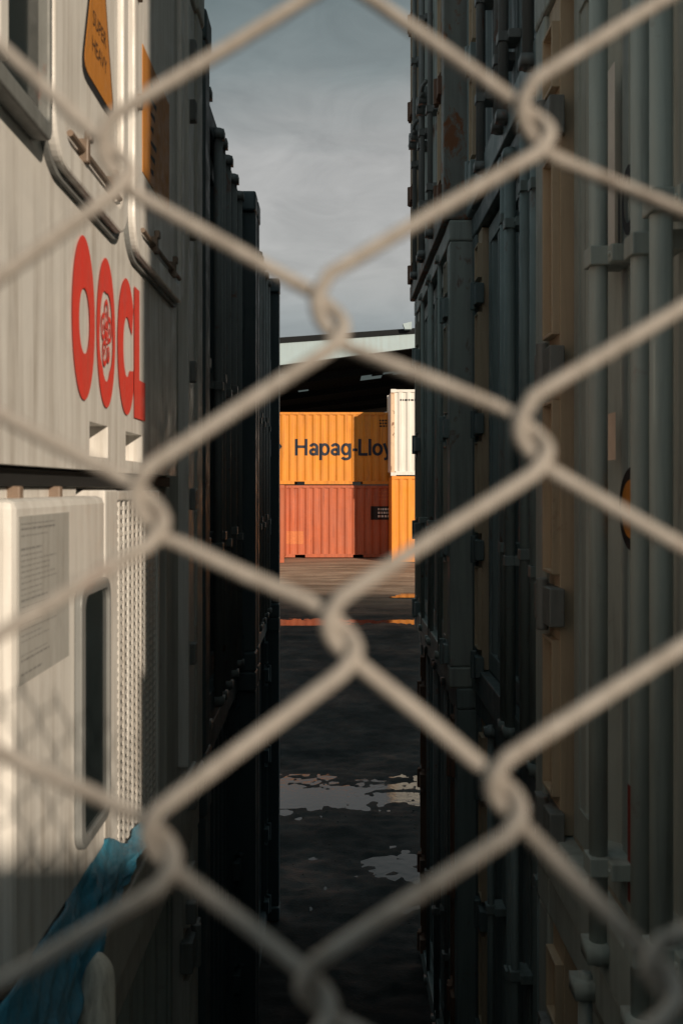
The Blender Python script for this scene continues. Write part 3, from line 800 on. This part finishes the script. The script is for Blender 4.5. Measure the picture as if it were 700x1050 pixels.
# roof sheets with rooflight openings
m = MB(O2)
bx = [xa + (xb - xa) * k / 36 for k in range(37)]; by = [57.2 + 1.1 * k for k in range(46)]
holes = {}
nh = [0]
def hole(px0, px1, py0, py1):
    nh[0] += 1
    for i in range(36):
        for j in range(45):
            x, y_ = (bx[i] + bx[i + 1]) / 2, (by[j] + by[j + 1]) / 2
            px = VX + x / y_ * F; py = VY - (rz(x) + .05 - H) / y_ * F
            if px0 < px < px1 and py0 < py < py1: holes[(i, j)] = nh[0]
hole(368, 391, 384, 389); hole(397, 420, 380, 384.5); hole(284, 304, 382, 385.5); hole(306, 322, 400, 404); hole(286, 300, 404, 406.5)
for i in range(36):
    for j in range(45):
        if (i, j) in holes: continue
        m.bm.faces.new([m.v((bx[a], by[b], rz(bx[a]) + .05)) for a, b in ((i, j), (i + 1, j), (i + 1, j + 1), (i, j + 1))])
bmesh.ops.remove_doubles(m.bm, verts=m.bm.verts[:], dist=1e-4)
mls = {}
for i, j in sorted(holes):
    ml = mls.setdefault(holes[(i, j)], MB(O2)); ml.bm.faces.new([ml.v((bx[a], by[b], rz(bx[a]) + .045)) for a, b in ((i, j), (i + 1, j), (i + 1, j + 1), (i, j + 1))])
rlm, nt, N, L, bs = nodes('grimy_rooflight'); tl = N.new('ShaderNodeBsdfTranslucent'); tl.inputs[0].default_value = (.12, .15, .16, 1)
L.new(tl.outputs[0], N['Material Output'].inputs['Surface'])
for ml in mls.values():
    bmesh.ops.remove_doubles(ml.bm, verts=ml.bm.verts[:], dist=1e-4); ml.build('rooflight', rlm, WH)
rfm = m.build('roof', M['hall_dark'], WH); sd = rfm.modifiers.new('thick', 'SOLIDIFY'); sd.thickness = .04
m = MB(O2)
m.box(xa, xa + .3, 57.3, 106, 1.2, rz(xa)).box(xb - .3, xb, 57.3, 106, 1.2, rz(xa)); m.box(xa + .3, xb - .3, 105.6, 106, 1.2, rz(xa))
m.box(xa + .3, xb - .3, 57.6, 57.9, 1.2, 7.0)  # low front wall behind the containers, added to block sun from the floor
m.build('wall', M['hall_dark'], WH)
for yb in (63, 73, 83, 93):
    MB(O2).prism([(xa + .3, rz(xa) - .05), (xb - .3, rz(xb) - .05), (xb - .3, rz(xb) - .5), (xa + .3, rz(xa) - .5)], lambda a, b, t: (a, t, b), yb, yb + .2).build('roof_beam', M['hall_dark'], WH)

# ------------------------------------------------------------------ chain-link fence
meas = {(0, 0): (-62, -30), (0, 1): (-62, 368), (0, 2): (-60, 722), (0, 3): (-58, 1075),
        (1, 0): (115, 160), (1, 1): (150, 517), (1, 2): (162, 864),
        (2, 0): (340, -56), (2, 1): (335, 318), (2, 2): (347, 648), (2, 3): (322, 1016),
        (3, 0): (545, 120), (3, 1): (542, 444), (3, 2): (514, 812),
        (4, 0): (738, -76), (4, 1): (742, 246), (4, 2): (733, 592), (4, 3): (674, 995)}
def knot_px(c, r):            # even columns: row r; odd columns sit half a row lower
    if (c, r) in meas: return meas[(c, r)]
    random.seed(c * 1000 + r)
    x = 335 + 205 * (c - 2); y_ = 318 - 16 * (c - 2) + 345 * (r - 1) + (172 if c % 2 else 0)
    return x + random.uniform(-7, 7), y_ + random.uniform(-7, 7)
FY = .25
def fence_pt(px, py, dep):
    yv = FY
    for _ in range(8):
        z = (VY - py) / F * yv
        yv = FY + .035 * math.tanh((z + .02) / .12)
    if not (-300 < px < 1000 and -300 < py < 1400):      # away from the camera the mesh hangs flat
        z = (VY - py) / F * FY
        yv = FY + .035 * math.tanh((z + .02) / .12); return ((px - VX) / F * FY, yv + dep, H + z)
    return ((px - VX) / F * yv, yv + dep, H + z)
D = .0026
fence = tag(empty('chain_link_fence', (0, FY, 2.02)), 'pale galvanised chain-link fence right in front of the camera', 'fence')
OF = (0, FY, 2.02)
C0, C1, R0, R1 = -12, 17, 0, 19
def wire(c):                  # zigzags between column c (left apexes) and c + 1 (right apexes)
    P = []
    ks = []
    for r in range(R0, R1):
        for cc_ in (c, c + 1):
            x, y_ = knot_px(cc_, r); ks.append((y_, x, cc_))
    ks.sort()
    for y_, x, cc_ in ks:
        if cc_ == c + 1:      # right apex: back strand comes in from upper left, front strand leaves to lower left
            for dx, dy, d in ((-16, -21, D), (6, -2, D * .7), (16, 10, 0), (17, 24, -D * .6), (4, 41, -D)): P.append(fence_pt(x + dx, y_ + dy, d))
        else:                 # left apex
            for dx, dy, d in ((2, -36, -D), (-9, -17, -D * .6), (-10, -1, 0), (-2, 14, D * .7), (18, 35, D)): P.append(fence_pt(x + dx, y_ + dy, d))
    # smooth the polyline
    out = []
    for i in range(len(P) - 1):
        p0, p1, p2, p3 = [Vector(P[max(0, min(len(P) - 1, i + k))]) for k in (-1, 0, 1, 2)]
        long_ = (p2 - p1).length > .02
        for s in ((0, .08, .5, .92) if long_ else (0, .5)):
            if long_: out.append(p1.lerp(p2, s))
            else:
                t = s; out.append(.5 * ((2 * p1) + (p2 - p0) * t + (2 * p0 - 5 * p1 + 4 * p2 - p3) * t * t + (3 * p1 - p0 - 3 * p2 + p3) * t ** 3) if (p1 - p0).length < .02 and (p3 - p2).length < .02 else p1.lerp(p2, t))
    for p in out: p += Vector((mnoise.noise(p * 60), 0, mnoise.noise(p * 60 + Vector((9, 0, 0))))) * .0006
    return MB(OF).tube(out, .0020, 12)
for c in range(C0, C1): wire(c).build('wire', M['wire'], fence, smooth=True)
xl, xr = (335 + 205 * (C0 - 2) - VX) / F * FY - .02, (335 + 205 * (C1 - 2) - VX) / F * FY + .02
for x in (xl, xr): MB(OF).cyl((x, FY, 2.02), (x, FY, 4.06), .021, 16).build('fence_post', M['galv'], fence, smooth=True)

# ------------------------------------------------------------------ sun, sky, camera
EL, AZ = R(18), R(29.5)                     # the sun stands behind the camera, to the right
to_sun = Vector((math.sin(AZ) * math.cos(EL), -math.cos(AZ) * math.cos(EL), math.sin(EL)))
sl = bpy.data.lights.new('sun', 'SUN'); sl.energy = 4.6; sl.angle = R(1.0); sl.color = (1.0, .83, .64)
so = bpy.data.objects.new('sun', sl); COL.objects.link(so); so.rotation_euler = to_sun.to_track_quat('Z', 'Y').to_euler()
w = bpy.data.worlds.new('World'); scene.world = w; w.use_nodes = True
nt = w.node_tree; N, L = nt.nodes, nt.links; bg = N['Background']; bg.inputs['Strength'].default_value = .10
sky = N.new('ShaderNodeTexSky'); sky.sky_type = 'NISHITA'; sky.sun_disc = False; sky.sun_elevation = EL
sky.sun_rotation = math.atan2(to_sun.x, to_sun.y)
tc = N.new('ShaderNodeTexCoord'); sp = N.new('ShaderNodeSeparateXYZ'); L.new(tc.outputs['Generated'], sp.inputs[0])
mp = N.new('ShaderNodeMapping'); mp.inputs['Scale'].default_value = (1.8, 1.8, 4.0); L.new(tc.outputs['Generated'], mp.inputs[0])
nz = N.new('ShaderNodeTexNoise'); nz.inputs['Scale'].default_value = 1.7; nz.inputs['Detail'].default_value = 7; nz.inputs['Roughness'].default_value = .5; nz.inputs['Distortion'].default_value = .5
L.new(mp.outputs[0], nz.inputs['Vector'])
ma = N.new('ShaderNodeMath'); ma.operation = 'MULTIPLY_ADD'; ma.inputs[1].default_value = .20; L.new(nz.outputs['Fac'], ma.inputs[0]); L.new(sp.outputs['Z'], ma.inputs[2])
cr = N.new('ShaderNodeValToRGB'); L.new(ma.outputs[0], cr.inputs[0])
e = cr.color_ramp.elements
e[0].position = .0; e[0].color = (.28, .30, .30, 1); e[1].position = 1.0; e[1].color = (.27, .345, .35, 1)
for p, c in ((.275, (.29, .312, .312)), (.345, (.43, .425, .405)), (.405, (.405, .40, .385)), (.475, (.215, .245, .242)), (.56, (.130, .168, .168)), (.70, (.20, .25, .25))):
    q = e.new(p); q.color = (*c, 1)
n2 = N.new('ShaderNodeTexNoise'); n2.inputs['Scale'].default_value = 5.5; n2.inputs['Detail'].default_value = 8; n2.inputs['Roughness'].default_value = .58; n2.inputs['Distortion'].default_value = .8
L.new(mp.outputs[0], n2.inputs['Vector'])
mr2 = N.new('ShaderNodeMapRange'); mr2.inputs[1].default_value = .3; mr2.inputs[2].default_value = .7; mr2.inputs[3].default_value = 9.2; mr2.inputs[4].default_value = 12.0
L.new(n2.outputs['Fac'], mr2.inputs[0])
sc = N.new('ShaderNodeVectorMath'); sc.operation = 'SCALE'; L.new(mr2.outputs[0], sc.inputs['Scale']); L.new(cr.outputs[0], sc.inputs[0])
mx = N.new('ShaderNodeMix'); mx.data_type = 'RGBA'; mx.inputs[0].default_value = .92
L.new(sky.outputs[0], mx.inputs[6]); L.new(sc.outputs[0], mx.inputs[7]); L.new(mx.outputs[2], bg.inputs['Color'])

cam = bpy.data.cameras.new('camera'); co = bpy.data.objects.new('camera', cam); COL.objects.link(co)
co.location = (0, 0, H); co.rotation_euler = (R(90), 0, 0)
cam.sensor_width = 36; cam.lens = F / 1050 * 36
cam.shift_x = (350 - VX) / 1050; cam.shift_y = -(525 - VY) / 1050
cam.clip_start = .01; cam.clip_end = 2000
cam.dof.use_dof = True; cam.dof.focus_distance = 22.0; cam.dof.aperture_fstop = 9.0
scene.camera = co
scene.render.resolution_x, scene.render.resolution_y = 682, 1024
vs = scene.view_settings; vs.view_transform = 'Standard'; vs.look = 'None'; vs.exposure = 0; vs.gamma = 1; vs.use_curve_mapping = False
scene.cycles.max_bounces = 8
